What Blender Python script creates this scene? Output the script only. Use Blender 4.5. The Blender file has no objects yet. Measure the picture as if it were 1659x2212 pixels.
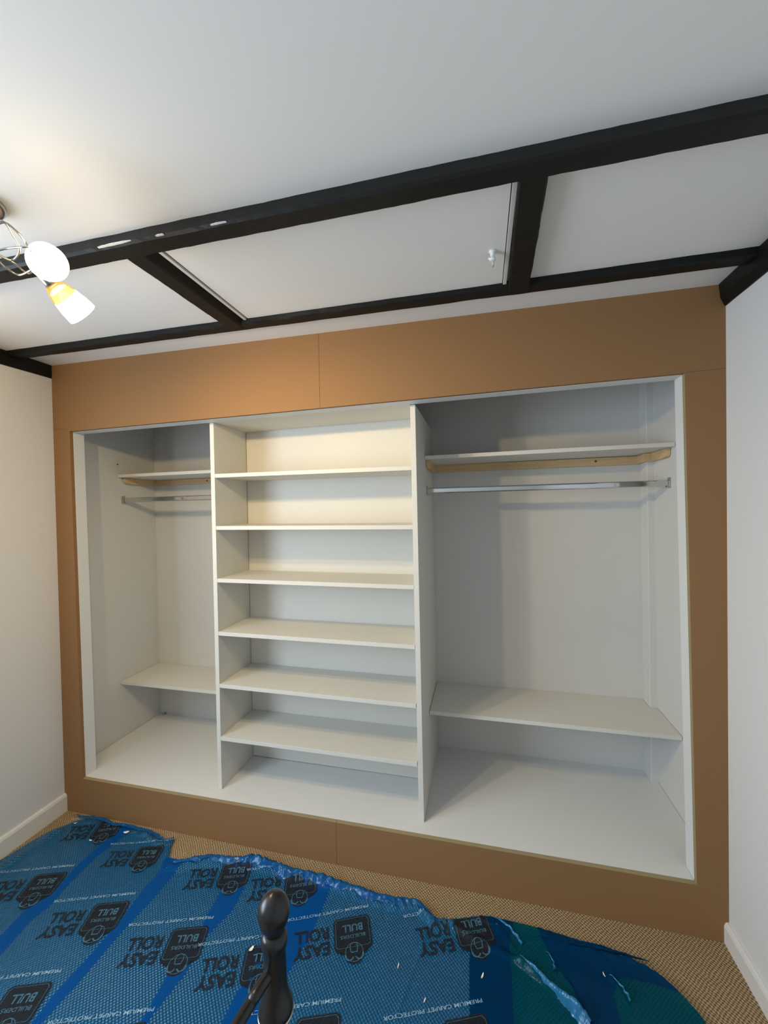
import bpy, bmesh, math, random
from mathutils import Vector, Matrix, noise
random.seed(7)
C = bpy.context.scene.collection
scene = bpy.context.scene

# ------------------------------------------------------------------ camera
CAM = Vector((2.14518, -1.62829, 1.54115))
FPX = 867.784
ax, ay, az = (math.radians(a) for a in (89.55215, 1.1156, 13.62507))
ROT = (Matrix.Rotation(az, 3, 'Z') @ Matrix.Rotation(ay, 3, 'Y') @ Matrix.Rotation(ax, 3, 'X'))
cd = bpy.data.cameras.new('camera'); cam = bpy.data.objects.new('camera', cd); C.objects.link(cam)
cam.matrix_world = Matrix.Translation(CAM) @ ROT.to_4x4()
cd.sensor_fit = 'VERTICAL'; cd.sensor_height = 24; cd.lens = FPX / 2212 * 24
cd.clip_start = .02
scene.camera = cam

# ------------------------------------------------------------------ world, lights, exposure
w = bpy.data.worlds.new('sky'); scene.world = w; w.use_nodes = True
w.node_tree.nodes['Background'].inputs[0].default_value = (.55, .72, 1, 1)
w.node_tree.nodes['Background'].inputs[1].default_value = 1.0
scene.view_settings.view_transform = 'Standard'
scene.view_settings.look = 'None'
scene.view_settings.gamma = 1
scene.view_settings.use_curve_mapping = False
scene.view_settings.exposure = 0.08

def area(name, loc, rot, sx, sy, power, col):
    l = bpy.data.lights.new(name, 'AREA'); l.shape = 'RECTANGLE'; l.size = sx; l.size_y = sy
    l.energy = power; l.color = col
    o = bpy.data.objects.new(name, l); C.objects.link(o); o.location = loc; o.rotation_euler = rot
    return o
WIN = (-2.55, -1.00, .90, 2.02)        # window opening in the left wall, out of view: y0 y1 z0 z1
YR = -3.45                            # rear wall
area('window_daylight', (-.03, (WIN[0]+WIN[1])/2, (WIN[2]+WIN[3])/2), (math.radians(90), 0, math.radians(-90)), 1.45, 1.02, 53, (.72, .86, 1.0))

def at(px, py, axis, v):
    """point of the photograph's ray px,py on the plane axis = v"""
    d = ROT @ Vector(((px-829.5)/FPX, -(py-1106)/FPX, -1))
    return CAM + d*((v-CAM[axis])/d[axis])
def zc(x): return 2.317 - .0084*x     # the old ceiling falls a little to the right

# ------------------------------------------------------------------ materials
def nodes(name):
    m = bpy.data.materials.new(name); m.use_nodes = True
    nt = m.node_tree; return m, nt, nt.nodes['Principled BSDF']
def N(nt, t, **k):
    n = nt.nodes.new(t)
    for a, b in k.items():
        if a in n.inputs: n.inputs[a].default_value = b
        else: setattr(n, a, b)
    return n
def mat(name, col, rough=.5, metal=0, var=.0, vs=8, bump=0, bs=60, spec=.5, stretch=None, coat=0):
    m, nt, p = nodes(name)
    p.inputs['Roughness'].default_value = rough; p.inputs['Metallic'].default_value = metal
    p.inputs['Specular IOR Level'].default_value = spec
    p.inputs['Coat Weight'].default_value = coat
    L = nt.links
    g = N(nt, 'ShaderNodeNewGeometry'); mp = N(nt, 'ShaderNodeMapping')
    if stretch: mp.inputs['Scale'].default_value = stretch
    L.new(g.outputs['Position'], mp.inputs['Vector'])
    n = N(nt, 'ShaderNodeTexNoise', Scale=vs, Detail=5.0)
    L.new(mp.outputs[0], n.inputs['Vector'])
    r = N(nt, 'ShaderNodeMix', data_type='RGBA')
    r.inputs[6].default_value = (*[c*(1-var) for c in col], 1)
    r.inputs[7].default_value = (*[min(1, c*(1+var)) for c in col], 1)
    L.new(n.outputs['Fac'], r.inputs[0]); L.new(r.outputs[2], p.inputs['Base Color'])
    if bump:
        b = N(nt, 'ShaderNodeBump', Strength=bump, Distance=.002)
        n2 = N(nt, 'ShaderNodeTexNoise', Scale=bs, Detail=4.0)
        L.new(mp.outputs[0], n2.inputs['Vector']); L.new(n2.outputs['Fac'], b.inputs['Height'])
        L.new(b.outputs[0], p.inputs['Normal'])
    return m
M = {}
M['ceiling'] = mat('ceiling_paint', (.80, .775, .74), .9, var=.015, vs=2, bump=.08, bs=120, spec=.2)
M['wall'] = mat('wall_paint', (.69, .685, .675), .85, var=.02, vs=2, bump=.25, bs=70, spec=.2)
M['closet_wall'] = mat('closet_wall_paint', (.63, .62, .59), .75, var=.03, vs=3, bump=.35, bs=30, spec=.3)
M['white'] = mat('white_satin_paint', (.72, .725, .71), .45, var=.015, vs=5, bump=.12, bs=45, spec=.4)
M['shelf'] = mat('shelf_white', (.68, .665, .61), .5, var=.015, vs=6, bump=.08, bs=60, spec=.4)
M['gloss'] = mat('gloss_white', (.72, .71, .68), .35, var=.01)
M['mdf'] = mat('mdf_board', (.27, .147, .064), .7, var=.06, vs=260, bump=.1, bs=300, spec=.25)
M['mdf_edge'] = mat('mdf_sawn_edge', (.33, .27, .15), .8, var=.12, vs=120, bump=.2, bs=200, spec=.2)
M['black'] = mat('black_gloss_beam', (.007, .007, .0065), .5, var=.3, vs=6, bump=.6, bs=22, spec=.25, stretch=(.5, 1, 1))
M['scuff'] = mat('scuffed_plaster', (.6, .6, .58), .8, var=.3, vs=120)
M['pine'] = mat('pine_batten', (.62, .42, .22), .65, var=.28, vs=30, bump=.3, bs=60, stretch=(.12, 1, 3))
M['knot'] = mat('pine_knot', (.16, .06, .025), .6)
M['chrome'] = mat('chrome', (.62, .63, .63), .09, 1)
M['steel'] = mat('brushed_steel', (.5, .47, .42), .28, 1)
M['dark'] = mat('dark_hole', (.02, .02, .02), .9)
M['iron'] = mat('black_iron_paint', (.012, .012, .013), .3, var=.3, vs=40, bump=.3, bs=60, spec=.5)
M['plastic'] = mat('white_plastic', (.85, .85, .82), .35)
M['chip'] = mat('pale_chip', (.9, .86, .76), .7)

def carpet():
    m, nt, p = nodes('woven_carpet'); L = nt.links
    g = N(nt, 'ShaderNodeNewGeometry')
    nz = N(nt, 'ShaderNodeTexNoise', Scale=28.0, Detail=2.0); L.new(g.outputs['Position'], nz.inputs['Vector'])
    mx = N(nt, 'ShaderNodeMix', data_type='VECTOR'); mx.inputs[0].default_value = .011
    L.new(g.outputs['Position'], mx.inputs[4]); L.new(nz.outputs['Color'], mx.inputs[5])
    s = N(nt, 'ShaderNodeSeparateXYZ'); L.new(mx.outputs[1], s.inputs[0])
    def mth(op, a, b=None):
        n = N(nt, 'ShaderNodeMath', operation=op)
        for i, q in enumerate((a, b)):
            if q is None: continue
            if isinstance(q, (int, float)): n.inputs[i].default_value = q
            else: L.new(q, n.inputs[i])
        return n.outputs[0]
    sx = mth('SINE', mth('MULTIPLY', s.outputs[0], 2*math.pi/.0125))
    sy = mth('SINE', mth('MULTIPLY', s.outputs[1], 2*math.pi/.0125))
    wv = mth('ADD', mth('MULTIPLY', mth('MULTIPLY', sx, sy), .5), .5)
    n2 = N(nt, 'ShaderNodeTexNoise', Scale=160.0, Detail=3.0); L.new(g.outputs['Position'], n2.inputs['Vector'])
    h = mth('ADD', mth('MULTIPLY', wv, .75), mth('MULTIPLY', n2.outputs['Fac'], .45))
    cr = N(nt, 'ShaderNodeValToRGB'); L.new(h, cr.inputs[0])
    cr.color_ramp.elements[0].color = (.12, .078, .038, 1); cr.color_ramp.elements[0].position = .22
    cr.color_ramp.elements[1].color = (.50, .365, .215, 1); cr.color_ramp.elements[1].position = .85
    L.new(cr.outputs[0], p.inputs['Base Color']); p.inputs['Roughness'].default_value = .95
    p.inputs['Specular IOR Level'].default_value = .1
    b = N(nt, 'ShaderNodeBump', Strength=1.0, Distance=.004); L.new(h, b.inputs['Height']); L.new(b.outputs[0], p.inputs['Normal'])
    return m
M['carpet'] = carpet()

def film_mat(name, diff, tint, fac, weave, rough=.2, gk=1.2):
    m = bpy.data.materials.new(name); m.use_nodes = True; nt = m.node_tree; nt.nodes.clear(); L = nt.links
    out = N(nt, 'ShaderNodeOutputMaterial')
    g = N(nt, 'ShaderNodeNewGeometry')
    s = N(nt, 'ShaderNodeSeparateXYZ'); L.new(g.outputs['Position'], s.inputs[0])
    def mth(op, a, b=None):
        n = N(nt, 'ShaderNodeMath', operation=op)
        for i, q in enumerate((a, b)):
            if q is None: continue
            if isinstance(q, (int, float)): n.inputs[i].default_value = q
            else: L.new(q, n.inputs[i])
        return n.outputs[0]
    sx = mth('SINE', mth('MULTIPLY', s.outputs[0], 2*math.pi/.0125))
    sy = mth('SINE', mth('MULTIPLY', s.outputs[1], 2*math.pi/.0125))
    wv = mth('MULTIPLY', mth('MULTIPLY', sx, sy), weave)
    nz = N(nt, 'ShaderNodeTexNoise', Scale=70.0, Detail=4.0); L.new(g.outputs['Position'], nz.inputs['Vector'])
    h = mth('ADD', wv, mth('MULTIPLY', nz.outputs['Fac'], .15+weave*.8))
    b = N(nt, 'ShaderNodeBump', Strength=.8, Distance=.0022); L.new(h, b.inputs['Height'])
    d = N(nt, 'ShaderNodeBsdfDiffuse', Color=(*diff, 1)); L.new(b.outputs[0], d.inputs['Normal'])
    t = N(nt, 'ShaderNodeBsdfTransparent', Color=(*tint, 1))
    mx = N(nt, 'ShaderNodeMixShader', Fac=fac); L.new(d.outputs[0], mx.inputs[1]); L.new(t.outputs[0], mx.inputs[2])
    gl = N(nt, 'ShaderNodeBsdfGlossy', Roughness=rough); L.new(b.outputs[0], gl.inputs['Normal'])
    gl.inputs['Color'].default_value = (.75, .88, 1, 1)
    fr = N(nt, 'ShaderNodeFresnel', IOR=1.5); L.new(b.outputs[0], fr.inputs['Normal'])
    m2 = N(nt, 'ShaderNodeMixShader'); L.new(mth('MULTIPLY', fr.outputs[0], gk), m2.inputs[0]); L.new(mx.outputs[0], m2.inputs[1]); L.new(gl.outputs[0], m2.inputs[2])
    L.new(m2.outputs[0], out.inputs[0])
    return m
M['film'] = film_mat('blue_translucent_film', (.003, .165, .40), (.03, .52, .86), .5, .9, .24, 1.05)
M['film_double'] = film_mat('blue_film_double_layer', (.001, .095, .36), (.02, .40, .75), .38, .12, .22, .35)
M['film_loose'] = film_mat('blue_film_loose', (.000, .070, .115), (.01, .60, .74), .40, .05, .16, .22)
M['film_dark'] = film_mat('blue_film_doubled_loose', (.000, .032, .10), (.02, .35, .72), .15, .05, .16, .2)
M['film_fold'] = film_mat('blue_film_folded', (.003, .11, .36), (.05, .45, .75), .35, .0, .2, .7)

M['film_pleat_lit'] = film_mat('blue_film_pleat_lit', (.02, .20, .42), (.2, .6, .85), .3, .2, .25, 1.1)  # same film in a paler colour: the highlight on the pleats is painted in
def print_mat(name, col, alpha):
    m, nt, p = nodes(name); L = nt.links
    p.inputs['Base Color'].default_value = (*col, 1); p.inputs['Roughness'].default_value = .6; p.inputs['Specular IOR Level'].default_value = .25
    g = N(nt, 'ShaderNodeNewGeometry'); n = N(nt, 'ShaderNodeTexNoise', Scale=220.0, Detail=2.0)
    L.new(g.outputs['Position'], n.inputs['Vector'])
    mr = N(nt, 'ShaderNodeMapRange'); mr.inputs['To Min'].default_value = alpha-.22; mr.inputs['To Max'].default_value = min(1, alpha+.22)
    mr.inputs['From Min'].default_value = .3; mr.inputs['From Max'].default_value = .7
    L.new(n.outputs['Fac'], mr.inputs['Value']); L.new(mr.outputs[0], p.inputs['Alpha'])
    return m
M['ink'] = print_mat('black_ink', (.012, .014, .018), .8)
M['ink_white'] = print_mat('white_ink', (.40, .60, .75), .6)
M['ink_line'] = print_mat('film_blue_line', (.07, .19, .28), .75)

# ------------------------------------------------------------------ mesh helpers
def link(name, me, m, parent=None):
    o = bpy.data.objects.new(name, me); C.objects.link(o)
    for q in (m if isinstance(m, (list, tuple)) else [m]): me.materials.append(q)
    if parent: o.parent = parent; o.matrix_parent_inverse = Matrix.Identity(4)
    return o
def mesh(name, vs, fs, m, parent=None, smooth=False, bevel=0, up=False):
    if parent is not None:
        pl = parent_world(parent); vs = [Vector(v)-pl for v in vs]
    me = bpy.data.meshes.new(name); me.from_pydata([tuple(v) for v in vs], [], fs); me.update()
    bm = bmesh.new(); bm.from_mesh(me); bmesh.ops.recalc_face_normals(bm, faces=bm.faces[:])
    if bevel: bmesh.ops.bevel(bm, geom=bm.edges[:], offset=bevel, segments=2, affect='EDGES', profile=.5)
    if up and sum(f.normal.z*f.calc_area() for f in bm.faces) < 0: bmesh.ops.reverse_faces(bm, faces=bm.faces[:])
    if smooth:
        for f in bm.faces: f.smooth = True
    bm.to_mesh(me); bm.free()
    return link(name, me, m, parent)
def parent_world(p):
    v = Vector((0, 0, 0))
    while p is not None: v += p.location; p = p.parent
    return v
def hexa(q0, q1): # two quads -> verts, faces
    return list(q0)+list(q1), [(0,1,2,3),(7,6,5,4),(0,4,5,1),(1,5,6,2),(2,6,7,3),(3,7,4,0)]
def box(name, x0, x1, y0, y1, z0, z1, m, parent=None, bevel=.0008):
    v, f = hexa([(x0,y0,z0),(x1,y0,z0),(x1,y1,z0),(x0,y1,z0)], [(x0,y0,z1),(x1,y0,z1),(x1,y1,z1),(x0,y1,z1)])
    return mesh(name, v, f, m, parent, bevel=bevel)
def prism(name, pts, y0, y1, m, parent=None, bevel=0):
    """polygon of (x, z) points between planes y0 and y1"""
    n = len(pts)
    v = [(x, y0, z) for x, z in pts]+[(x, y1, z) for x, z in pts]
    f = [tuple(range(n)), tuple(range(2*n-1, n-1, -1))]+[(i, (i+1) % n, n+(i+1) % n, n+i) for i in range(n)]
    return mesh(name, v, f, m, parent, bevel=bevel)
def tube(name, path, r, m, parent=None, seg=12, smooth=True, ry=None):
    """round (or oval) tube along a path; r may be a list"""
    path = [Vector(p) for p in path]; n = len(path); vs = []; fs = []
    up = Vector((0, 0, 1)); t0 = (path[1]-path[0]).normalized()
    a = up.cross(t0)
    if a.length < 1e-3: a = Vector((1, 0, 0)).cross(t0)
    a.normalize()
    for i, p in enumerate(path):
        t = (path[min(i+1, n-1)]-path[max(i-1, 0)]).normalized()
        a = (a - t*a.dot(t)).normalized(); b = t.cross(a)
        ra = r[i] if isinstance(r, (list, tuple)) else r
        rb = ry if ry else ra
        for k in range(seg):
            th = 2*math.pi*k/seg; vs.append(p + a*ra*math.cos(th) + b*rb*math.sin(th))
    for i in range(n-1):
        for k in range(seg):
            fs.append((i*seg+k, i*seg+(k+1) % seg, (i+1)*seg+(k+1) % seg, (i+1)*seg+k))
    fs.append(tuple(range(seg))[::-1]); fs.append(tuple((n-1)*seg+k for k in range(seg)))
    return mesh(name, vs, fs, m, parent, smooth=smooth)
def lathe(name, base, axis, prof, m, parent=None, seg=32, caps=True, smooth=True):
    """prof: list of (distance along axis, radius)"""
    base = Vector(base); t = Vector(axis).normalized()
    a = t.cross(Vector((0, 0, 1)));
    if a.length < 1e-3: a = Vector((1, 0, 0))
    a.normalize(); b = t.cross(a); vs = []; fs = []
    for d, r in prof:
        for k in range(seg):
            th = 2*math.pi*k/seg; vs.append(base+t*d+(a*math.cos(th)+b*math.sin(th))*r)
    for i in range(len(prof)-1):
        for k in range(seg):
            fs.append((i*seg+k, i*seg+(k+1) % seg, (i+1)*seg+(k+1) % seg, (i+1)*seg+k))
    if caps: fs.append(tuple(range(seg))[::-1]); fs.append(tuple((len(prof)-1)*seg+k for k in range(seg)))
    return mesh(name, vs, fs, m, parent, smooth=smooth)
def tag(o, label=None, cat=None, group=None, kind=None):
    if label: o['label'] = label
    if cat: o['category'] = cat
    if group: o['group'] = group
    if kind: o['kind'] = kind
    return o
def thing(name, loc, label, cat, group=None):
    o = bpy.data.objects.new(name, None); C.objects.link(o); o.location = loc; o.empty_display_size = .05
    return tag(o, label, cat, group)
def struct(o, label=None, cat=None):
    o['kind'] = 'structure'
    if label: o['label'] = label
    if cat: o['category'] = cat
    return o

# ------------------------------------------------------------------ the room
YB = .655                                                 # closet back wall
struct(box('floor', -.15, 3.15, YR-.1, YB+.1, -.06, 0, M['carpet'], bevel=0), 'tan woven loop carpet over the whole room floor', 'carpet')
def ceil_slab():
    x0, x1, y0, y1 = -.15, 3.15, YR-.1, YB+.1
    v, f = hexa([(x0,y0,zc(x0)),(x1,y0,zc(x1)),(x1,y1,zc(x1)),(x0,y1,zc(x0))], [(x0,y0,2.42),(x1,y0,2.42),(x1,y1,2.42),(x0,y1,2.42)])
    return mesh('ceiling', v, f, M['ceiling'])
struct(ceil_slab(), 'low white plaster ceiling crossed by black beams', 'ceiling')
def side_wall(name, xb, xt, out, y0, y1, m):
    v, f = hexa([(xb,y0,0),(xb,y1,0),(xb+out,y1,0),(xb+out,y0,0)], [(xt,y0,2.40),(xt,y1,2.40),(xt+out,y1,2.40),(xt+out,y0,2.40)])
    return struct(mesh(name, v, f, m))
def left_wall():
    vs = []; fs = []; X = lambda z: .006-.0075*z
    y0, y1, z0, z1 = WIN
    for a in [(YR, y0, 0, 2.4), (y1, 0.0, 0, 2.4), (y0, y1, 0, z0), (y0, y1, z1, 2.4)]:
        v, f = hexa([(X(a[2]),a[0],a[2]),(X(a[2]),a[1],a[2]),(X(a[2])-.1,a[1],a[2]),(X(a[2])-.1,a[0],a[2])], [(X(a[3]),a[0],a[3]),(X(a[3]),a[1],a[3]),(X(a[3])-.1,a[1],a[3]),(X(a[3])-.1,a[0],a[3])])
        fs += [tuple(i+len(vs) for i in q) for q in f]; vs += v
    return mesh('wall_left', vs, fs, M['wall'])
tag(struct(left_wall()), 'off white painted wall left of the wardrobe', 'wall')
tag(side_wall('wall_right', 2.960, 2.975, .1, YR, 0.0, M['wall']), 'off white painted wall right of the wardrobe', 'wall')
tag(side_wall('wall_closet_left', .0, -.004, -.1, .0184, YB, M['closet_wall']), 'white painted left side wall inside the wardrobe recess', 'wall')
tag(side_wall('wall_closet_right', 2.960, 2.958, .1, .0184, YB, M['closet_wall']), 'white painted right side wall inside the wardrobe recess', 'wall')
tag(struct(box('wall_back', -.1, 3.06, YB, YB+.1, 0, 2.40, M['closet_wall'], bevel=0)), 'white plastered back wall of the wardrobe recess', 'wall')
tag(struct(box('wall_rear', -.1, 3.06, YR-.1, YR, 0, 2.40, M['wall'], bevel=0)), 'off white rear wall behind the viewer', 'wall')
wn = thing('window_1', (-.06, WIN[0], WIN[2]), 'white framed window in the left wall, lighting the room', 'window'); wn['kind'] = 'structure'
for a in [(WIN[0], WIN[0]+.05, WIN[2], WIN[3]), (WIN[1]-.05, WIN[1], WIN[2], WIN[3]), (WIN[0]+.05, WIN[1]-.05, WIN[2], WIN[2]+.05), (WIN[0]+.05, WIN[1]-.05, WIN[3]-.05, WIN[3]), (-1.80, -1.75, WIN[2]+.05, WIN[3]-.05)]:
    box('window_frame', -.095, -.045, a[0], a[1], a[2], a[3], M['gloss'], wn)
# boxed corner at the back right of the recess
tag(struct(box('trim_1', 2.927, 2.985, .565, YB, 0, 2.40, M['closet_wall'], bevel=.003)), 'narrow boxed pier in the back right corner of the recess', 'trim')

# skirting boards
def skirting(name, xw, sgn, h, label, yend=0.0):
    o = prism(name, [(xw, 0), (xw+sgn*.017, 0), (xw+sgn*.017, h-.014), (xw+sgn*.013, h-.004), (xw+sgn*.008, h), (xw, h)], YR, yend, M['gloss'])
    return tag(struct(o), label, 'skirting')
skirting('baseboard_left', .004, 1, .09, 'white painted skirting board along the left wall')
skirting('baseboard_right', 2.962, -1, .074, 'white painted skirting board along the right wall')

# ------------------------------------------------------------------ black ceiling beams
def beam(name, sections, label, group=None, wob=.0025, n=40, mt=None, parent=None):
    """sections: two end polygons (same vertex count), joined with a slightly hewn surface"""
    A, B = [[Vector(p) for p in s] for s in sections]; k = len(A); vs = []; fs = []
    seed = random.random()*50
    for i in range(n+1):
        t = i/n
        for j in range(k):
            p = A[j].lerp(B[j], t)
            q = noise.noise_vector(Vector((p.x*9+seed, p.y*9, j*3.1)))
            q2 = noise.noise_vector(Vector((p.x*40+seed, p.y*40, j*5.1)))
            vs.append(p + Vector((q.x, q.y, abs(q.z)*.6))*wob + Vector((q2.x, q2.y, q2.z*.5))*wob*.5)
    for i in range(n):
        for j in range(k):
            fs.append((i*k+j, i*k+(j+1) % k, (i+1)*k+(j+1) % k, (i+1)*k+j))
    fs.append(tuple(range(k))); fs.append(tuple(n*k+j for j in range(k))[::-1])
    o = mesh(name, vs, fs, mt or M['black'])
    o['label'] = label; o['category'] = 'beam'
    return o
def sec_x(x, pts): return [(x, y, zc(x)+dz) for y, dz in pts]      # beams running along x
mb = beam('ceiling_beam', [sec_x(-.02, [(-.712, .02), (-.720, 0), (-.738, -.040), (-.733, -.048), (-.686, -.050), (-.682, -.044), (-.680, .02)]),
                           sec_x(2.99, [(-.728, .02), (-.731, 0), (-.748, -.040), (-.744, -.048), (-.702, -.050), (-.697, -.044), (-.695, .02)])],
     'thickest black beam running across the whole ceiling', n=140, wob=.0022)
# thin white filler along the arris where the paint is missing
def scuffs(spots, parent):
    for cx, cy, cz_, L_, wd in spots:
        vs = []; fs = []; nn = 9
        for i in range(nn):
            t = i/(nn-1); x = cx+(t-.5)*L_; hw = wd*(math.sin(math.pi*t)**.6)*(.6+.5*random.random())
            vs += [(x, cy-.0012-hw*.25, cz_+hw), (x, cy-.001, cz_-hw*.3), (x, cy+.004, cz_-.0012-hw*.2)]
        for i in range(nn-1):
            a = i*3; fs += [(a, a+3, a+4, a+1), (a+1, a+4, a+5, a+2)]
        o = mesh('paint_scuff', vs, fs, M['scuff'], parent); o['label'] = 'pale patch of bare filler on the beam edge'
scuffs([(1.20, -.7435, zc(1.2)-.041, .11, .0028), (1.345, -.7435, zc(1.34)-.042, .025, .002), (1.52, -.744, zc(1.52)-.043, .045, .002)], mb)
b2 = beam('ceiling_beam', [sec_x(-.02, [(-.207, .02), (-.205, 0), (-.202, -.02), (-.197, -.024), (-.158, -.024), (-.154, -.02), (-.152, .02)]),
                      sec_x(2.99, [(-.213, .02), (-.211, 0), (-.208, -.02), (-.203, -.024), (-.160, -.024), (-.155, -.02), (-.153, .02)])],
     'thin black beam running close in front of the wardrobe top', n=140, wob=.002)
def sec_y(y, pts): return [(x, y, zc(x)+dz) for x, dz in pts]      # beams running along y
beam('ceiling_beam', [sec_y(-.690, [(1.152, .02), (1.156, -.024), (1.160, -.028), (1.216, -.028), (1.221, -.024), (1.236, .0), (1.238, .02)]),
                      sec_y(-.180, [(1.160, .02), (1.164, -.024), (1.168, -.028), (1.222, -.028), (1.228, -.024), (1.243, .0), (1.245, .02)])],
     'short black cross beam at the left end of the loft hatch', wob=.002)
beam('ceiling_beam', [sec_y(-.690, [(2.240, .02), (2.240, -.026), (2.244, -.030), (2.298, -.030), (2.302, -.026), (2.307, .02)]),
                      sec_y(-.180, [(2.246, .02), (2.246, -.026), (2.250, -.030), (2.308, -.030), (2.313, -.026), (2.318, .02)])],
     'short black cross beam at the right end of the loft hatch', wob=.002)
beam('ceiling_beam', [[(-.05, -.002, 2.33), (-.006, -.002, 2.33), (-.006, -.002, 2.253), (-.009, -.002, 2.250), (-.05, -.002, 2.250)],
                      [(-.05, YR+.01, 2.33), (.000, YR+.01, 2.33), (.000, YR+.01, 2.20), (-.005, YR+.01, 2.196), (-.05, YR+.01, 2.196)]],
     'black wall plate beam along the top of the left wall', wob=.0015, n=60)
beam('ceiling_beam', [[(2.953, -.002, 2.31), (2.953, -.002, 2.285), (2.957, -.002, 2.245), (2.970, -.002, 2.216), (3.01, -.002, 2.214), (3.01, -.002, 2.31)],
                      [(2.950, YR+.01, 2.31), (2.950, YR+.01, 2.285), (2.950, YR+.01, 2.225), (2.955, YR+.01, 2.200), (3.01, YR+.01, 2.200), (3.01, YR+.01, 2.31)]],
     'black wall plate beam along the top of the right wall', wob=.0015, n=60)

# ------------------------------------------------------------------ loft hatch
ht = thing('loft_hatch', (1.74, -.42, zc(1.74)), 'white loft hatch panel between the black beams, with a small latch', 'hatch')
def slab_c(name, x0, x1, y0, y1, d0, d1, m, par):
    v, f = hexa([(x0,y0,zc(x0)-d0),(x1,y0,zc(x1)-d0),(x1,y1,zc(x1)-d0),(x0,y1,zc(x0)-d0)], [(x0,y0,zc(x0)-d1),(x1,y0,zc(x1)-d1),(x1,y1,zc(x1)-d1),(x0,y1,zc(x0)-d1)])
    return mesh(name, v, f, m, par, bevel=.0008)
slab_c('hatch_panel', 1.262, 2.226, -.694, -.166, 0, .004, M['ceiling'], ht)
slab_c('shadow_gap', 1.246, 2.2305, -.694, -.160, -.001, .0012, M['dark'], ht)
slab_c('bead', 1.246, 1.257, -.694, -.166, 0, .009, M['gloss'], ht)
slab_c('bead', 2.2285, 2.240, -.694, -.166, 0, .009, M['gloss'], ht)
slab_c('bead', 1.246, 2.240, -.165, -.156, 0, .009, M['gloss'], ht)
lx, ly = 2.190, -.392; lz = zc(2.19)-.004
la = lathe('latch', (lx, ly, lz), (0, 0, -1), [(0, .011), (.003, .011), (.005, .007), (.020, .0065), (.022, .009), (.026, .009), (.028, .006)], M['plastic'], ht, seg=20)
tube('latch_lever', [(lx-.012, ly-.004, lz-.021), (lx, ly, lz-.024), (lx+.002, ly+.020, lz-.024), (lx+.002, ly+.038, lz-.022)], [.0035, .0045, .004, .0033], M['plastic'], la)

# ------------------------------------------------------------------ the wardrobe front: MDF boards, linings, platform
fr = thing('fitted_wardrobe', (1.48, 0, 0), 'bare brown MDF surround with white lined opening, fitted wall to wall', 'wardrobe')
MD = [M['mdf'], M['mdf_edge']]
def board(name, pts, white_bottom=False):
    o = prism(name, pts, 0, .018, MD, fr, bevel=.0006)
    for p in o.data.polygons:
        if abs(p.normal.y) < .6 and not (p.normal.x > .6 and p.center.x < .3) and p.normal.z > -.6: p.material_index = 1
    return o
zb = lambda x: .182 + (x-.124)*.0018     # lower edge of the opening
zt = lambda x: 1.970 + (x-.098)*.0087 if x < 1.3 else 1.9805+(x-1.3)*.0113  # upper edge of the opening
g = .0004
board('header_board', [(-.015, 1.9865), (.076, 1.9865), (.098, zt(.098)), (1.3, zt(1.3)), (1.474, zt(1.474)), (1.474, zc(1.474)+.01), (-.015, 2.33)])
board('header_board', [(1.4748, zt(1.4748)), (2.847, zt(2.847)), (2.862, 2.001), (2.99, 2.003), (2.99, zc(2.99)+.01), (1.4748, zc(1.47)+.01)])
board('side_board', [(.0, .1825), (.124, .1825), (.098, 1.9695), (.076, 1.9858), (-.015, 1.9858)])
board('side_board', [(2.864, zb(2.864)+g), (2.975, zb(2.864)+g), (2.985, 2.0024), (2.862, 2.0004), (2.8475, 1.9975)])
board('plinth_board', [(.0, 0), (1.509, 0), (1.509, zb(1.509)), (.0, .182)])
board('plinth_board', [(1.5098, 0), (2.975, 0), (2.975, zb(2.975)), (1.5098, zb(1.5098))])
# white linings behind the boards
prism('jamb_lining', [(.001, .17), (.124, .182), (.0975, 1.972), (-.002, 1.972)], .0185, .078, M['white'], fr, bevel=.0006)
prism('jamb_lining', [(2.865, .187), (2.959, .187), (2.957, 1.999), (2.848, 1.999)], .0185, .078, M['white'], fr, bevel=.0006)
prism('head_lining', [(-.002, 1.9695), (.0975, 1.9695), (1.3, 1.980), (2.848, 1.997), (2.957, 1.998), (2.957, 2.06), (-.002, 2.06)], .0185, .078, M['white'], fr, bevel=.0006)
pf = prism('platform', [(.002, .10), (2.958, .10), (2.958, .1865), (1.5, .1835), (.124, .1815), (.002, .181)], .0185, YB, M['white'], fr)
# painted-over lip where the front rail of the platform meets its top
prism('platform_lip', [(.124, .1805), (2.864, .1865), (2.864, .1877), (1.5, .1848), (.124, .1827)], .0186, .070, M['white'], fr, bevel=.0004)

# ------------------------------------------------------------------ the middle shelving unit
su = thing('shelving_unit', (1.36, .2, .184), 'white open shelving unit with six shelves in the middle of the wardrobe', 'shelving')
X0, X1, X2, X3 = .864, .886, 1.856, 1.878
prism('side_panel', [(X0+.002, .183), (X1+.001, .183), (X1, 1.976), (X0, 1.976)], .08, YB-.002, M['shelf'], su, bevel=.0008)
prism('side_panel', [(X2+.004, .185), (X3+.004, .185), (X3-.001, 1.985), (X2-.001, 1.985)], .08, YB-.002, M['shelf'], su, bevel=.0008)
prism('top_panel', [(X1+.001, 1.9765), (X2-.002, 1.9855), (X2-.002, 2.003), (X1+.001, 1.994)], .0785, .352, M['shelf'], su, bevel=.0005)
box('back_panel', X1+.003, X2-.0015, .356, .362, .186, 1.998, M['shelf'], su, bevel=0)
box('back_gap_shade', X1+.0005, X2-.0005, .3625, .372, .186, 1.996, M['dark'], su, bevel=0)  # added dark sheet, paints the shade seen in the seams round the back panel
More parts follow.
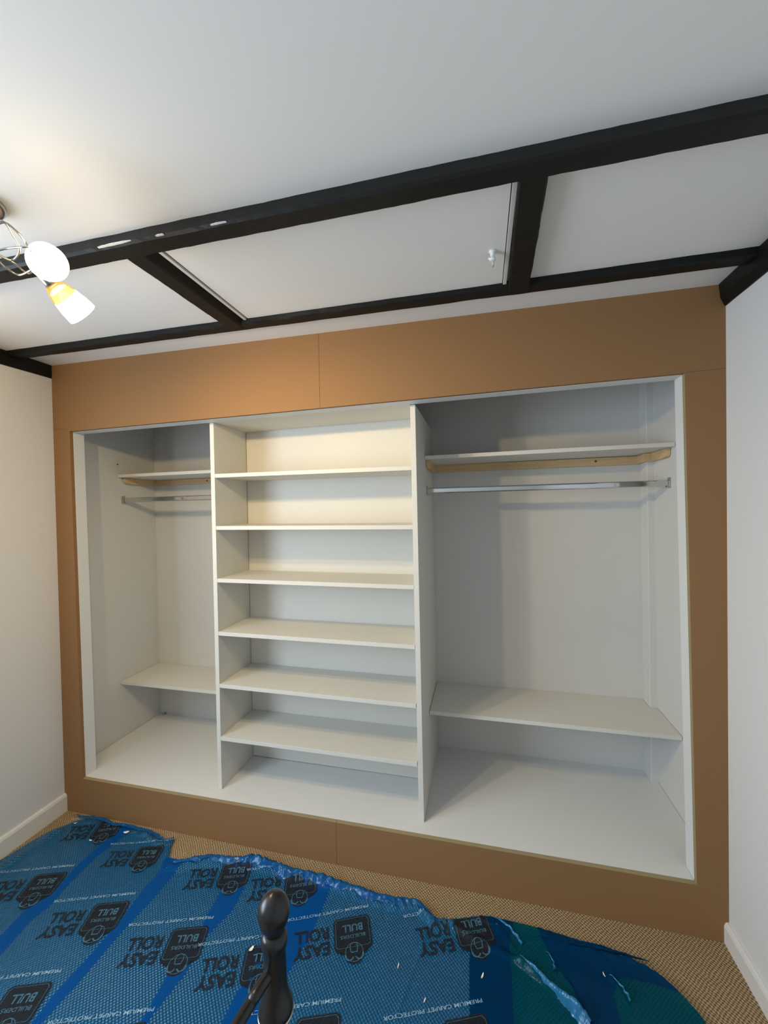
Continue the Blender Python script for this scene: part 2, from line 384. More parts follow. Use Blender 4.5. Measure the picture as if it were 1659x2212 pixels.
for i, (zl, zr) in enumerate([(1.727, 1.724), (1.473, 1.469), (1.217, 1.210), (.957, .951), (.701, .695), (.442, .441)]):
    o = prism('shelf', [(X1+.0012, zl-.0185), (X2+.0005, zr-.0185), (X2+.0005, zr), (X1+.0012, zl)], .080, .3535, M['shelf'], su, bevel=.0007)
# ------------------------------------------------------------------ shelves of the side bays, on pine battens
def bay_shelf(x0, x1, y0, y1, zl, zr, label, battens=(), notch=False):
    t = thing('wardrobe_shelf', ((x0+x1)/2, (y0+y1)/2, min(zl, zr)-.018), label, 'shelf')
    th = .018
    pts = [(x0, y0), (x1, y0), (x1, .5635), (2.925, .5635), (2.925, y1), (x0, y1)] if notch else [(x0, y0), (x1, y0), (x1, y1), (x0, y1)]
    zz = lambda x: zl+(zr-zl)*(x-x0)/(x1-x0)
    n = len(pts)
    v = [(x, y, zz(x)-th) for x, y in pts]+[(x, y, zz(x)) for x, y in pts]
    f = [tuple(range(n)), tuple(range(2*n-1, n-1, -1))]+[(i, (i+1) % n, n+(i+1) % n, n+i) for i in range(n)]
    mesh('board', v, f, M['shelf'], t, bevel=.0007)
    return t, zz
def batten_side(par, xa, xb, ya, yb, ztop, h):
    r = .022; pts = [(yb, ztop), (ya, ztop), (ya, ztop-h+r)]
    for k in range(1, 6):
        a = math.pi/2*k/5; pts.append((ya+r-r*math.cos(a), ztop-h+r-r*math.sin(a)))
    pts.append((yb, ztop-h)); n = len(pts)
    v = [(xa, y, z) for y, z in pts]+[(xb, y, z) for y, z in pts]
    f = [tuple(range(n)), tuple(range(2*n-1, n-1, -1))]+[(i, (i+1) % n, n+(i+1) % n, n+i) for i in range(n)]
    return mesh('batten', v, f, M['pine'], par, bevel=.0008)
XR = 2.9575
# left bay, upper
t, zz = bay_shelf(.001, X0-.001, .366, YB-.001, 1.781, 1.783, 'white upper shelf on pine battens in the left bay')
batten_side(t, .001, .019, .400, YB-.020, 1.762, .036)
box('batten', .001, X0-.002, YB-.0195, YB-.001, 1.727, 1.7625, M['pine'], t)
lathe('knot', (.42, YB-.0197, 1.746), (0, -1, 0), [(0, .006), (.0006, .005)], M['knot'], t, seg=12)
# right bay, upper
t, zz = bay_shelf(X3+.001, XR-.001, .342, YB-.001, 1.798, 1.803, 'white upper shelf on pine battens in the right bay', notch=True)
batten_side(t, X3+.001, X3+.019, .385, YB-.020, 1.779, .040)
batten_side(t, XR-.019, XR-.001, .385, .545, 1.784, .040)
box('batten', X3+.001, 2.926, YB-.0195, YB-.001, 1.740, 1.7805, M['pine'], t)
box('batten', 2.908, 2.9265, .5645, YB-.020, 1.743, 1.7825, M['pine'], t)
box('batten', 2.9085, XR-.001, .546, .5640, 1.743, 1.7835, M['pine'], t)
lathe('knot', (2.72, YB-.0197, 1.764), (0, -1, 0), [(0, .006), (.0006, .005)], M['knot'], t, seg=12)
# lower shelves
bay_shelf(.001, X0-.001, .352, YB-.001, .526, .524, 'white lower shelf low down in the left bay')
bay_shelf(X3+.005, XR, .318, YB-.001, .551, .549, 'white lower shelf low down in the right bay', notch=True)

# ------------------------------------------------------------------ chrome hanging rails
def rail(x0, x1, y, z0, z1, label):
    t = thing('hanging_rail', ((x0+x1)/2, y, (z0+z1)/2), label, 'rail')
    pr = []
    for k in range(9): a = math.pi*k/8; pr.append((.0075*math.cos(a), .0085+.0065*math.sin(a)))
    for k in range(9): a = math.pi+math.pi*k/8; pr.append((.0075*math.cos(a), -.0085+.0065*math.sin(a)))
    n = len(pr); v = [(x0+.004, y+a, z0+b) for a, b in pr]+[(x1-.004, y+a, z1+b) for a, b in pr]
    f = [tuple(range(n)), tuple(range(2*n-1, n-1, -1))]+[(i, (i+1) % n, n+(i+1) % n, n+i) for i in range(n)]
    mesh('tube', v, f, M['chrome'], t)
    for x, s, z in ((x0, 1, z0), (x1, -1, z1)):
        xa, xb = sorted((x+s*.0004, x+s*.003)); 
        b = box('end_socket', xa, xb, y-.013, y+.013, z-.020, z+.026, M['steel'], t, bevel=.001)
        xa, xb = sorted((x+s*.003, x+s*.014))
        box('socket_cup', xa, xb, y-.0105, y+.0105, z-.0195, z-.0155, M['steel'], b, bevel=.0006)
        box('socket_cup', xa, xb, y-.0105, y-.0085, z-.0155, z+.012, M['steel'], b, bevel=.0006)
    return t
rail(-.001, X0, .404, 1.625, 1.628, 'short chrome hanging rail in the left bay')
rail(X3+.001, XR, .404, 1.628, 1.630, 'long chrome hanging rail in the right bay')
# old pipe stub in the left bay
p = at(358, 1540, 1, YB)
tag(lathe('pipe_stub', (p.x, YB-.0005, p.z), (0, -1, 0), [(0, .006), (.02, .006), (.021, .004)], M['steel'], seg=14), 'tiny capped pipe stub low on the back wall of the left bay', 'pipe')
p = at(254, 1003, 0, .0)
tag(lathe('wall_plug', (.0-.001, p.y, p.z), (1, 0, 0), [(0, .004), (.0025, .0035)], M['dark'], seg=12), 'small dark wall plug above the upper shelf of the left bay', 'plug')

# ------------------------------------------------------------------ ceiling spotlight cluster
def glass_mat(name, col, e):
    m = bpy.data.materials.new(name); m.use_nodes = True; nt = m.node_tree; nt.nodes.clear(); L = nt.links
    out = N(nt, 'ShaderNodeOutputMaterial'); em = N(nt, 'ShaderNodeEmission', Color=(*col, 1), Strength=e)
    t = N(nt, 'ShaderNodeBsdfTransparent', Color=(1, .86, .6, 1)); mx = N(nt, 'ShaderNodeMixShader', Fac=.45)
    L.new(em.outputs[0], mx.inputs[1]); L.new(t.outputs[0], mx.inputs[2]); L.new(mx.outputs[0], out.inputs[0])
    return m
M['glow'] = glass_mat('lit_frosted_glass', (1, .86, .58), 7.0)
M['amber'] = glass_mat('amber_glass', (1, .62, .16), 1.15)
M['bulb'] = glass_mat('lit_bulb', (1, .88, .66), 30)
ORG = at(-52, 432, 2, zc(.97))
lamp = thing('ceiling_spotlight', ORG, 'chrome ceiling spotlight with curled arms and lit glass cup shades', 'light')
lathe('canopy', ORG, (0, 0, -1), [(0, .055), (.004, .055), (.012, .0535), (.020, .047), (.025, .037), (.027, .018), (.0275, .004)], M['steel'], lamp, seg=48)
SP = .42
def shade(base, mouth, power, aim=None, spotk=1):
    base = Vector(base); mouth = Vector(mouth); ax = (mouth-base).normalized(); L_ = (mouth-base).length
    s = bpy.data.objects.new('spot_head', None); C.objects.link(s); s.parent = lamp; s.location = base-ORG; s.empty_display_size = .02
    lathe('socket', base-ax*.040, ax, [(0, .006), (.004, .011), (.030, .014), (.042, .016)], M['steel'], s, seg=24)
    lathe('shade_collar', base, ax, [(-.002, .0145), (0, .019), (L_*.18, .027), (L_*.40, .0315), (L_*.405, .030), (L_*.18, .025)], M['amber'], s, seg=40, caps=False)
    lathe('glass_shade', base, ax, [(L_*.40, .0315), (L_*.7, .0365), (L_, .0385), (L_, .036), (L_*.7, .034), (L_*.40, .0285), (L_*.16, .022), (L_*.1, .012)], M['glow'], s, seg=40, caps=False)
    lathe('bulb', base+ax*L_*.25, ax, [(0, .007), (L_*.15, .014), (L_*.4, .020), (L_*.58, .022), (L_*.68, .016), (L_*.71, .004)], M['bulb'], s, seg=24)
    l = bpy.data.lights.new('bulb_light', 'POINT'); l.energy = power; l.color = (1, .68, .25); l.shadow_soft_size = .018
    lo = bpy.data.objects.new('bulb_light', l); C.objects.link(lo); lo.parent = lamp
    lo.location = mouth + ax*.012 - ORG
    if aim is not None:
        l = bpy.data.lights.new('spot_beam', 'SPOT'); l.energy = power*spotk; l.color = (1, .74, .38); l.shadow_soft_size = .02
        l.spot_size = math.radians(160); l.spot_blend = .75
        so = bpy.data.objects.new('spot_beam', l); C.objects.link(so); so.parent = lamp
        so.location = mouth + ax*.014 - ORG; so.rotation_euler = Vector(aim).to_track_quat('-Z', 'Y').to_euler()
    return s, base-ax*.040
d1 = at(103, 567, 2, 2.105)              # mouth centre of the head that faces the viewer
v = (CAM-d1).normalized()
ax1 = (v + Vector((-.02, .10, -.12))).normalized()
h1, e1 = shade(d1-ax1*.075, d1, SP, (.1, .70, -.80), 46)
b2_, m2_ = at(113, 615, 2, 2.118), at(163, 664, 2, 2.085)
ax2 = (m2_-b2_).normalized()
h2, e2 = shade(b2_, b2_+ax2*.082, SP, (.1, .70, -.80), 46)
m3 = Vector((.78, -1.02, 2.10)); h3, e3 = shade(m3+Vector((.05, .045, -.02)), m3, .4, (-.8, .35, -.6), 52)
def spline(pts, n=12):
    out = []
    P = [Vector(p) for p in pts]; P = [P[0]*2-P[1]]+P+[P[-1]*2-P[-2]]
    for i in range(1, len(P)-2):
        for k in range(n):
            t = k/n; a, b, c, d = P[i-1:i+3]
            out.append(.5*((2*b)+(c-a)*t+(2*a-5*b+4*c-d)*t*t+(3*b-a-3*c+d)*t**3))
    out.append(P[-2]); return out
hub = at(-45, 540, 2, 2.125)
tube('stem', [ORG+Vector((0, 0, -.02)), hub], .006, M['steel'], lamp)
lathe('hub', hub+Vector((0, 0, -.012)), (0, 0, 1), [(0, .004), (.003, .012), (.02, .012), (.024, .006)], M['steel'], lamp, seg=20)
A_ = lambda px, py, z: at(px, py, 2, z)
tube('arm', spline([hub, A_(0, 478, 2.15), A_(28, 510, 2.14), A_(42, 540, 2.125), A_(25, 562, 2.115), A_(-8, 545, 2.11), A_(20, 536, 2.115), A_(60, 535, 2.11), e1]), .0022, M['steel'], lamp, seg=8)
tube('arm', spline([hub, A_(0, 482, 2.155), A_(36, 500, 2.15), A_(56, 525, 2.14), A_(70, 545, 2.12), e1]), .0022, M['steel'], lamp, seg=8)
tube('arm', spline([hub, A_(-12, 556, 2.12), A_(15, 580, 2.115), A_(42, 594, 2.11), A_(70, 582, 2.112), e2]), .0022, M['steel'], lamp, seg=8)
tube('arm', spline([hub, A_(0, 552, 2.125), A_(30, 568, 2.12), A_(60, 590, 2.118), e2]), .0022, M['steel'], lamp, seg=8)
tube('arm', spline([hub, (.93, -.92, 2.14), (.86, -.95, 2.11), e3]), .0022, M['steel'], lamp, seg=8)

# ------------------------------------------------------------------ blue carpet protector
def fl(px, py): q = at(px, py, 2, 0); return (q.x, q.y)
def interp(pl, v, key=0):
    """piecewise linear: pl sorted by column key, returns the other column"""
    o = 1-key
    if v <= pl[0][key]: return pl[0][o]
    for a, b in zip(pl, pl[1:]):
        if v <= b[key]:
            t = (v-a[key])/max(1e-6, b[key]-a[key]); return a[o]+(b[o]-a[o])*t
    return pl[-1][o]
edge = [(0.012, -.33), (.02, -.30), (.03, -.20), (.045, -.12), (.085, -.05), (.115, -.022), (.14, -.03), (.2, -.018), (.272, -.016), (.36, -.034), (.42, -.022), (.50, -.028), (.569, -.030), (.63, -.045), (.673, -.058),
        (.70, -.050), (.715, -.040), (.735, -.09), (.761, -.125), (.788, -.165), (.84, -.14), (.897, -.115), (.95, -.092), (1.019, -.086), (1.07, -.078), (1.121, -.068), (1.14, -.056), (1.17, -.050), (1.2, -.066), (1.253, -.062), (1.30, -.078), (1.348, -.075),
        (1.42, -.078), (1.477, -.077), (1.55, -.088), (1.645, -.095), (1.72, -.106), (1.783, -.108), (1.85, -.098), (1.882, -.097), (1.915, -.12), (1.95, -.150), (1.98, -.15), (2.027, -.132), (2.128, -.100), (2.2, -.098), (2.299, -.103),
        (2.38, -.108), (2.451, -.118), (2.52, -.121), (2.566, -.125), (2.62, -.131), (2.66, -.137), (2.70, -.150), (2.72, -.160), (2.74, -.18), (2.753, -.202), (2.765, -.23), (2.777, -.268), (2.79, -.36), (2.80, -.6)]
def ytop(x): return interp(edge, x) + .004*noise.noise(Vector((x*60, 3, 0)))
ridges = [(fl(1122, 2086), fl(1262, 2212), .020, .011), (fl(960, 2000), fl(1125, 2092), .010, .012), (fl(1225, 2130), fl(1262, 2190), .006, .006),
          (fl(1060, 1990), fl(1110, 2060), .006, .008), (fl(1185, 2075), fl(1200, 2120), .005, .006), (fl(1320, 2120), fl(1360, 2190), .006, .007), (fl(920, 2030), fl(855, 2212), .004, .005),
          (fl(0, 1880), fl(130, 1795), .010, .012), (fl(560, 2060), fl(530, 2212), .003, .004)]
def zf(x, y, idx=0):
    h = .004 + idx*.0020
    loose = max(0, min(1, (x-2.02)/.15))
    h += (.0012+.003*loose)*(noise.noise(Vector((x*9, y*9, idx*0)))+.5)
    h += .0008*loose*noise.noise(Vector((x*38, y*14, 5)))
    for (ax_, ay_), (bx_, by_), amp, wd in ridges:
        dx, dy = bx_-ax_, by_-ay_; L2 = dx*dx+dy*dy
        t = max(0, min(1, ((x-ax_)*dx+(y-ay_)*dy)/L2)); d2 = (x-ax_-t*dx)**2+(y-ay_-t*dy)**2
        if d2 < wd*wd*9: h += amp*math.exp(-d2/wd/wd)*(.7+.3*math.sin(t*9))
    d = ytop_s(x)-y
    if d < .09 and x > .06:
        env = math.exp(-((d-.022)/.020)**2)
        crum = abs(noise.noise(Vector((x*26, y*30, 2))))*1.6+abs(noise.noise(Vector((x*70, y*50, 7))))*.5
        amp = .013 if .8 < x < 2.02 else .006
        h += env*amp*(.45+crum)
    return h
def ytop_s(x): return interp(edge, x)
pro = thing('carpet_protector', (1.4, -.7, 0), 'translucent blue printed protective film laid over the carpet', 'floor film')
# edges of the overlaps (left line = where the upper strip starts, right line = where the lower strip ends)
def line(*pts):
    q = sorted([(fl(*p)[1], fl(*p)[0]) for p in pts]); return q
ov = [
 (line((258,1790),(162,1877),(118,1929),(51,1973),(0,2027)), line((285,1796),(207,1855),(152,1910),(108,1960),(67,1993),(0,2068))),
 (line((350,1868),(343,1888),(306,1930),(264,1988),(202,2060),(118,2151),(72,2212)), line((395,1868),(379,1888),(340,1937),(284,1996),(241,2044),(162,2137),(94,2212))),
 (line((486,1900),(478,1928),(445,1987),(425,2030),(362,2112),(311,2203)), line((535,1900),(527,1924),(503,1971),(447,2029),(399,2112),(328,2203))),
 (line((640,1930),(624,1964),(590,2030),(545,2110),(510,2154),(493,2188)), line((712,1930),(700,1960),(670,2030),(635,2090),(600,2150),(575,2212))),
 (line((1035,1995),(1020,2040),(1014,2085),(1015,2212)), line((1110,2000),(1100,2040),(1103,2085),(1110,2212)))]
def inside(x, y, P):
    r = False
    for (xa, ya), (xb, yb) in zip(P, P[1:]+P[:1]):
        if (ya > y) != (yb > y) and x < (xb-xa)*(y-ya)/(yb-ya)+xa: r = not r
    return r
# where the loose film is doubled back on itself
blue_area = [fl(*p) for p in ((1155,2005),(1335,2050),(1465,2100),(1510,2150),(1580,2230),(1530,2230),(1475,2160),(1400,2132),(1335,2122),(1325,2165),(1345,2230),(1270,2230),(1238,2150),(1190,2080))]
def strip(i):
    left = (lambda y: .008) if i == 0 else (lambda y: interp(ov[i-1][1], y)-.002)
    right = (lambda y: 2.80) if i == len(ov) else (lambda y: interp(ov[i][1], y))
    nu = 70 if i < 4 else 180; nv = 150; vs = []; fs = []
    ymid = -.4
    for a in range(nu+1):
        for b in range(nv+1):
            s = b/nv; s = 1-(1-s)**1.8
            x0_ = left(ymid)+(right(ymid)-left(ymid))*a/nu
            for _ in range(3):
                yt = ytop(x0_) ; y = -1.5+(yt+1.5)*s
                l, r = left(y), right(y)
                x = l+(r-l)*a/nu; x0_ = left(yt)+(right(yt)-left(yt))*a/nu
            # the cut corner on the left and the free side on the right keep inside the sheet
            if i == 0 and y > -.33:
                xl = interp(sorted([(q[1], q[0]) for q in edge[:6]]), y); x = max(x, xl+(r-xl)*a/nu)
            if i == len(ov):
                xr = interp(sorted([(q[1], q[0]) for q in edge[-9:]]), y) if y < -.14 else r
                x = l+(min(xr, r)-l)*a/nu
            vs.append((x, y, zf(x, y, i)))
    for a in range(nu):
        for b in range(nv):
            k = a*(nv+1)+b; fs.append((k, k+nv+1, k+nv+2, k+1))
    me_m = M['film'] if i < len(ov) else M['film_loose']
    o = mesh('film_strip', vs, fs, [me_m, M['film_dark']], pro, smooth=True, up=True)
    if i == len(ov):
        for p in o.data.polygons:
            c = p.center+pro.location
            if inside(c.x, c.y, blue_area): p.material_index = 1
    return o
strips = [strip(i) for i in range(len(ov)+1)]
# the bands where one pass of the film laps over the next: two layers thick
def lap(i):
    vs = []; fs = []; nu, nv = 8, 150
    for b in range(nv+1):
        s_ = 1-(1-b/nv)**1.8
        yt = min(ytop(interp(ov[i][0], -.08)), ytop(interp(ov[i][1], -.08))); y = -1.5+(yt+.002+1.5)*s_
        l, r = interp(ov[i][0], y), interp(ov[i][1], y)
        for a in range(nu+1):
            x = l+(r-l)*a/nu; vs.append((x, y, zf(x, y, i+1)+.0002))
    for b in range(nv):
        for a in range(nu):
            k = b*(nu+1)+a; fs.append((k, k+1, k+nu+2, k+nu+1))
    return mesh('film_overlap', vs, fs, M['film_double'] if i < 4 else M['film_dark'], pro, smooth=True, up=True)
laps = [lap(i) for i in range(len(ov))]

# the crumpled, folded-over far edge
def folded_edge(x0, x1, wdt, hgt, n=170):
    vs = []; fs = []; K = 9
    for i in range(n+1):
        x = x0+(x1-x0)*i/n; e = math.sin(math.pi*min(1, max(0, i/n)))**.35
        f1 = noise.noise(Vector((x*14, 1, 0))); f2 = noise.noise(Vector((x*40, 2, 0)))
        yt = ytop(x)
        W = wdt*(.75+.5*f1)*e; H = hgt*(.8+.7*abs(f2)+.4*f1)*e
        for k in range(K):
            t = k/(K-1)
            y = yt+.002-W*t + .003*noise.noise(Vector((x*50, t*4, 9)))
            z = zf(x, y, 3)+.0015+H*math.sin(math.pi*min(1, t*1.15+.05))**.8*(1-.3*t) + .005*e*noise.noise(Vector((x*32, t*5, 4)))
            vs.append((x+.006*noise.noise(Vector((x*30, t*3, 1))), y, max(z, zf(x, y, 3)+.0012)))
    for i in range(n):
        for k in range(K-1):
            a = i*K+k; fs.append((a, a+K, a+K+1, a+1))
    return mesh('folded_edge', vs, fs, M['film_fold'], pro, smooth=True, up=True)
folded_edge(.80, 1.99, .056, .016)
folded_edge(.10, .72, .026, .005, 90)

# one loose pleat standing up across the doubled film at the right
def pleat(a_, b_, w0, w1, h, n=60):
    A2, B2 = Vector(fl(*a_)), Vector(fl(*b_)); d = (B2-A2); pn = Vector((-d.y, d.x)).normalized(); vs = []; fs = []; K = 8
    for i in range(n+1):
        t = i/n; c = A2+d*t+pn*(.006*noise.noise(Vector((t*7, 0, 3)))+.010*math.sin(t*3))
        W = (w0+(w1-w0)*t)*(1+.4*noise.noise(Vector((t*12, 5, 0))))
        for k in range(K):
            u = k/(K-1)-.5; q = c+pn*W*u
            z = zf(q.x, q.y, 5)+.002+h*(.4+t)*math.cos(math.pi*u)**1.2*min(1, t*6)*(1+.5*noise.noise(Vector((t*24, u*3, 1)))) if abs(u) < .5 else zf(q.x, q.y, 5)+.0008
            vs.append((q.x, q.y, z))
    for i in range(n):
        for k in range(K-1):
            a = i*K+k; fs.append((a, a+K, a+K+1, a+1))
    return mesh('pleat', vs, fs, M['film_pleat_lit'], pro, smooth=True, up=True)
pleat((1124, 2086), (1275, 2235), .008, .040, .012)
pleat((1070, 1992), (1128, 2050), .006, .010, .004)
pleat((1318, 2118), (1362, 2180), .004, .008, .004)
pleat((1182, 2066), (1196, 2112), .004, .007, .004)
# printing: units of shield emblem, two-line wordmark and tagline, all turned about 200 degrees
def text_poly(body, width, height, bold=0.0, stretch=1):
    cu = bpy.data.curves.new('t', 'FONT'); cu.body = body; cu.size = 1; cu.offset = bold; cu.resolution_u = 3
    ob = bpy.data.objects.new('t', cu); C.objects.link(ob)
    dg = bpy.context.evaluated_depsgraph_get(); me = ob.evaluated_get(dg).to_mesh()
    V = [(v.co.x, v.co.y) for v in me.vertices]; F = [tuple(p.vertices) for p in me.polygons]
    ob.evaluated_get(dg).to_mesh_clear(); bpy.data.objects.remove(ob); bpy.data.curves.remove(cu)
    x0 = min(v[0] for v in V); x1 = max(v[0] for v in V); y0 = min(v[1] for v in V); y1 = max(v[1] for v in V)
    return [((v[0]-x0)/(x1-x0)*width, (v[1]-y0)/(y1-y0)*height) for v in V], F
def shift(p, du, dv): return [(u+du, v+dv) for u, v in p[0]], p[1]
def join(*ps):
    V = []; F = []
    for v, f in ps: F += [tuple(i+len(V) for i in q) for q in f]; V += v
    return V, F
def poly(pts): return pts, [tuple(range(len(pts)))]
def ring(cu, cv, r, w_, n=20, a0=0, a1=2*math.pi, sy=1):
    V = []; F = []
    for i in range(n+1):
        a = a0+(a1-a0)*i/n
        V += [(cu+math.cos(a)*r, cv+math.sin(a)*r*sy), (cu+math.cos(a)*(r-w_), cv+math.sin(a)*(r-w_)*sy)]
    for i in range(n): k = i*2; F.append((k, k+2, k+3, k+1))
    return V, F
def outline(pts, w_):
    cx = sum(p[0] for p in pts)/len(pts); cy = sum(p[1] for p in pts)/len(pts)
    V = []; F = []; n = len(pts)
    for x, y in pts: V += [(x, y), (cx+(x-cx)*(1-w_), cy+(y-cy)*(1-w_))]
    for i in range(n): a = i*2; b = ((i+1) % n)*2; F.append((a, b, b+1, a+1))
    return V, F
bold = .030
word = join(shift(text_poly('EASY', .125, .044, bold), .15, .106), shift(text_poly('ROLL', .122, .044, bold), .152, .054))
tagl = text_poly('PREMIUM CARPET PROTECTOR', .308, .0105, .012)
body_ = [(.012, .035), (.123, .035), (.131, .041), (.135, .05), (.135, .137), (.131, .147), (.098, .150)]
hd = [(.067+.036*math.cos(a), .157+.036*math.sin(a)) for a in [math.radians(q) for q in range(-10, 191, 18)]]
shield = poly([(.012, .035), (.123, .035), (.131, .041), (.135, .05), (.135, .135), (.131, .146), (.104, .150)] + hd + [(.030, .150), (.004, .146), (0, .135), (0, .05), (.004, .041)])
inner = [(.014, .041), (.121, .041), (.128, .05), (.128, .134), (.122, .140), (.013, .140), (.007, .134), (.007, .05)]
face = poly([(.067, .124), (.078, .128), (.082, .140), (.078, .158), (.056, .158), (.052, .140), (.056, .128)])
horns = join(ring(.050, .166, .016, .004, 10, math.radians(20), math.radians(200)), ring(.084, .166, .016, .004, 10, math.radians(-20), math.radians(160)))
eyes = join(ring(.060, .150, .0035, .0035, 8), ring(.074, .150, .0035, .0035, 8), ring(.063, .133, .002, .002, 6), ring(.071, .133, .002, .002, 6))
lines = join(outline(inner, .022), ring(.067, .156, .031, .0018, 24), shift(text_poly('BUILDERS', .088, .012, .01), .023, .098), shift(text_poly('BULL', .074, .026, .02), .030, .062), outline(face[0], .16), horns)
def refine(shape, lim=.011):
    bm = bmesh.new(); V = [bm.verts.new((u, v, 0)) for u, v in shape[0]]
    for f in shape[1]:
        try: bm.faces.new([V[i] for i in f])
        except ValueError: pass
    bmesh.ops.triangulate(bm, faces=bm.faces[:])
    for _ in range(5):
        E_ = [e for e in bm.edges if e.calc_length() > lim]
        if not E_: break
        bmesh.ops.subdivide_edges(bm, edges=E_, cuts=1)
        bmesh.ops.triangulate(bm, faces=bm.faces[:])
    bm.verts.index_update()
    r = [(v.co.x, v.co.y) for v in bm.verts], [tuple(v.index for v in f.verts) for f in bm.faces]
    bm.free(); return r
def place(shape, anchor_px, uv, ang, sc, m, name, par, idx, lift, parent_o):
    a = math.radians(ang); U = Vector((math.cos(a), math.sin(a))); V_ = Vector((-math.sin(a), math.cos(a)))
    q = at(*anchor_px, 2, .004); O = Vector((q.x, q.y)) - U*uv[0]*sc - V_*uv[1]*sc
    vs = []
    for u, v in shape[0]:
        p = O+U*u*sc+V_*v*sc; lim = ytop_s(p.x)-.006
        y = min(p.y, lim)
        vs.append((p.x, y, zf(p.x, y, idx)+lift))
    return mesh(name, vs, shape[1], m, parent_o, up=True)
word, tagl, shield, lines = refine(word), refine(tagl), refine(shield), refine(lines)
units = [  # anchor px, (u, v) there, angle, scale, strip
 ((210, 1824), (.067, .19), 199, .92, 0), ((162, 1868), (0, 0), 199, 1, 0),
 ((365, 1817), (0, 0), 196, .86, 1), ((294, 1929), (0, 0), 199, 1, 1), ((135, 2096), (0, 0), 199, 1, 1),
 ((456, 1921), (.15, .15), 197, .95, 2), ((462, 1982), (0, 0), 198, 1, 2), ((335, 2180), (0, 0), 199, 1, 2),
 ((645, 1962), (.067, .19), 199, 1, 3), ((428, 2043), (.308, 0), 200, 1, 3), 
 ((795, 1960), (0, 0), 203, 1, 4), ((737, 2162), (0, 0), 200, 1, 4), ((870, 1983), (.308, 0), 202, 1, 4), ((1040, 2165), (0, 0), 201, 1, 4)]
for px, uv, ang, sc, i in units:
    pr = place(word, px, uv, ang, sc, M['ink'], 'printed_wordmark', None, i+1, .0006, strips[i])
    pr['label'] = 'black printed wordmark EASY ROLL'
    pr = place(shield, px, uv, ang, sc, M['ink'], 'printed_emblem', None, i+1, .0006, strips[i])
    pr['label'] = 'black printed shield emblem with a bull head'
    place(lines, px, uv, ang, sc, M['ink_line'], 'emblem_lines', None, i+1, .0011, strips[i])
    pr = place(tagl, px, uv, ang, sc, M['ink_white'], 'printed_tagline', None, i+1, .0007, strips[i])
    pr['label'] = 'white printed tagline PREMIUM CARPET PROTECTOR'

# chips and shavings lying on the film
def chip(px, L_, W_, ang, label):
    q = at(*px, 2, .012); n = 7; vs = []; fs = []
    z0 = max(zf(q.x, q.y, 5), zf(q.x+.01, q.y, 5), zf(q.x-.01, q.y, 5))+.0008
    for i in range(n):
        t = i/(n-1)-.5; wv = W_*(1-(2*t)**2)**.5*(.8+.3*random.random())+.0003
        x = t*L_; c, s = math.cos(ang), math.sin(ang); zz_ = z0+.0025*(2*t)**2
        for sy in (-1, 1):
            for dz in (0, .0012):
                vs.append((q.x+x*c-sy*wv*s, q.y+x*s+sy*wv*c, zz_+dz))
    for i in range(n-1):
        a = i*4; b = a+4
        fs += [(a, b, b+2, a+2), (a+1, a+3, b+3, b+1), (a, a+1, b+1, b), (a+2, b+2, b+3, a+3)]
    fs += [(0, 2, 3, 1), (n*4-4, n*4-3, n*4-1, n*4-2)]
    o = mesh('wood_chip', vs, fs, M['chip']); tag(o, label, 'debris'); return o
chip((273, 1800), .026, .006, .4, 'largest pale chip on the blue film below the left end of the plinth')
chip((543, 2052), .020, .005, 1.2, 'pale chip on a black emblem left of the bed post')
chip((1042, 2112), .020, .0022, 1.2, 'bright white splinter on the plain blue overlap near the bottom')
chip((860, 2090), .018, .001, 1.5, 'thin white sliver right of the clearest shield emblem')
chip((917, 2165), .015, .0012, 1.3, 'tiny white sliver nearest the bottom edge of the picture')
chip((1305, 2109), .014, .0012, 1.9, 'thin white sliver on the dark blue loose film at right')
chip((196, 1817), .016, .0022, .1, 'small white flake on the emblem nearest the left skirting')
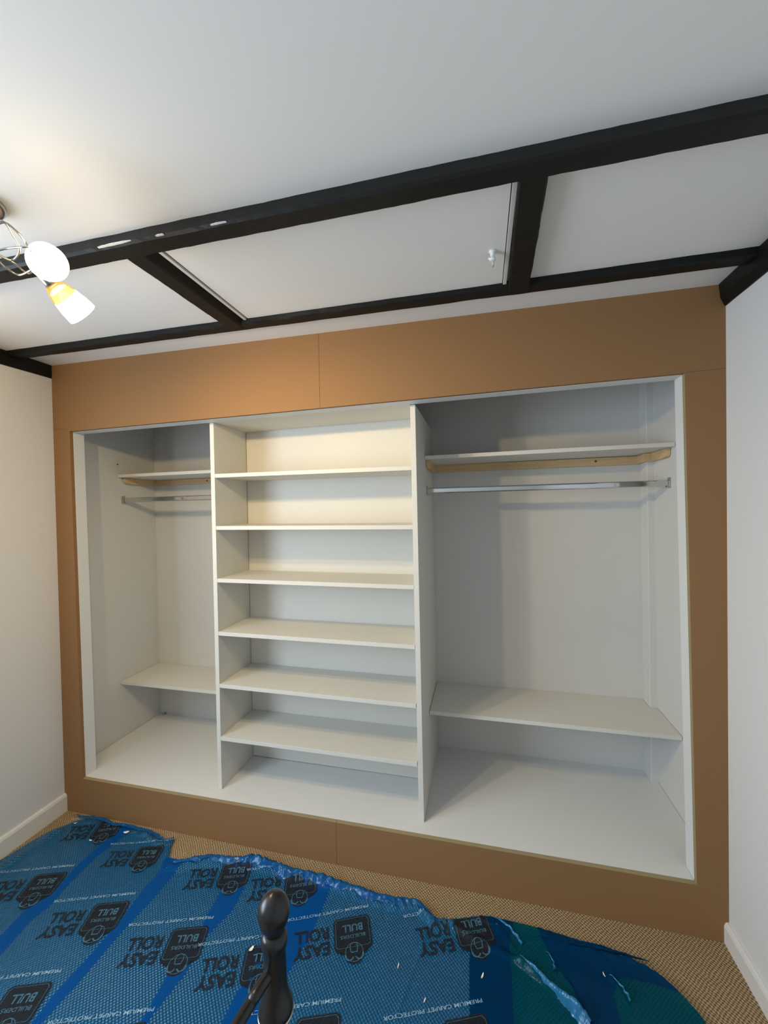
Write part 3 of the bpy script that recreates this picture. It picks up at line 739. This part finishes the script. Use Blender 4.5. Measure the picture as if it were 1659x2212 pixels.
chip((163, 1780), .014, .002, .5, 'white flake at the far left corner of the film')

# ------------------------------------------------------------------ black iron bed end in the foreground
PX, PY = 1.8385, -1.10
bed = thing('bed_frame', (PX, PY, 0), 'black iron bed end with an egg shaped finial on its post', 'bed')
def post(x, y, dz=0):
    s = bpy.data.objects.new('post', None)
    k = 1.0
    prof = [(.050, .016), (.055, .017), (.70, .0160), (.82, .0158), (.828, .0170), (.834, .0235), (.839, .0252), (.846, .0246), (.857, .0212), (.870, .0180), (.886, .0168), (.925, .0162), (.932, .0165), (.938, .0188), (.945, .0194), (.951, .0172), (.956, .0138)]
    p = lathe('post', (x, y, 0+dz), (0, 0, 1), prof, M['iron'], bed, seg=36)
    fin = [(.956, .0138), (.962, .0165), (.970, .0203), (.980, .0229), (.990, .0226), (.999, .0192), (1.006, .0135), (1.010, .0075), (1.012, .001)]
    lathe('finial', (x, y, 0+dz), (0, 0, 1), fin, M['iron'], p, seg=36)
    lathe('collar', (x, y, .8325+dz), (0, 0, 1), [(0, .0225), (.0015, .0256), (.004, .0262), (.006, .0250)], M['steel'], p, seg=36)
    lathe('foot', (x, y, .0), (0, 0, 1), [(.0180, .017), (.0195, .024), (.030, .024), (.036, .017)], M['iron'], p, seg=24)
DZ = -.031
post(PX, PY, DZ); post(PX-.02, PY-1.4, DZ)
ra, rb = Vector((PX-.002, PY-.004, .872)), at(512, 2216, 2, .868)
dirv = (rb-ra); 
end = Vector((PX-.022, PY-1.396, .872))
tube('top_rail', spline([ra, ra.lerp(rb, .5)+Vector((0, 0, .001)), rb, Vector((rb.x-.02, rb.y-.25, .90)), Vector((PX-.03, PY-.7, .93)), Vector((PX-.025, PY-1.1, .91)), end]), .0082, M['iron'], bed, seg=14)
tube('lower_rail', [Vector((PX-.001, PY-.012, .40)), Vector((PX-.019, PY-1.388, .40))], .008, M['iron'], bed, seg=14)
for k in range(1, 8):
    y = PY-1.4*k/8; x = PX-.02*k/8
    tube('spindle', [(x, y, .405), (x-.004, y, .86)], .005, M['iron'], bed, seg=10)
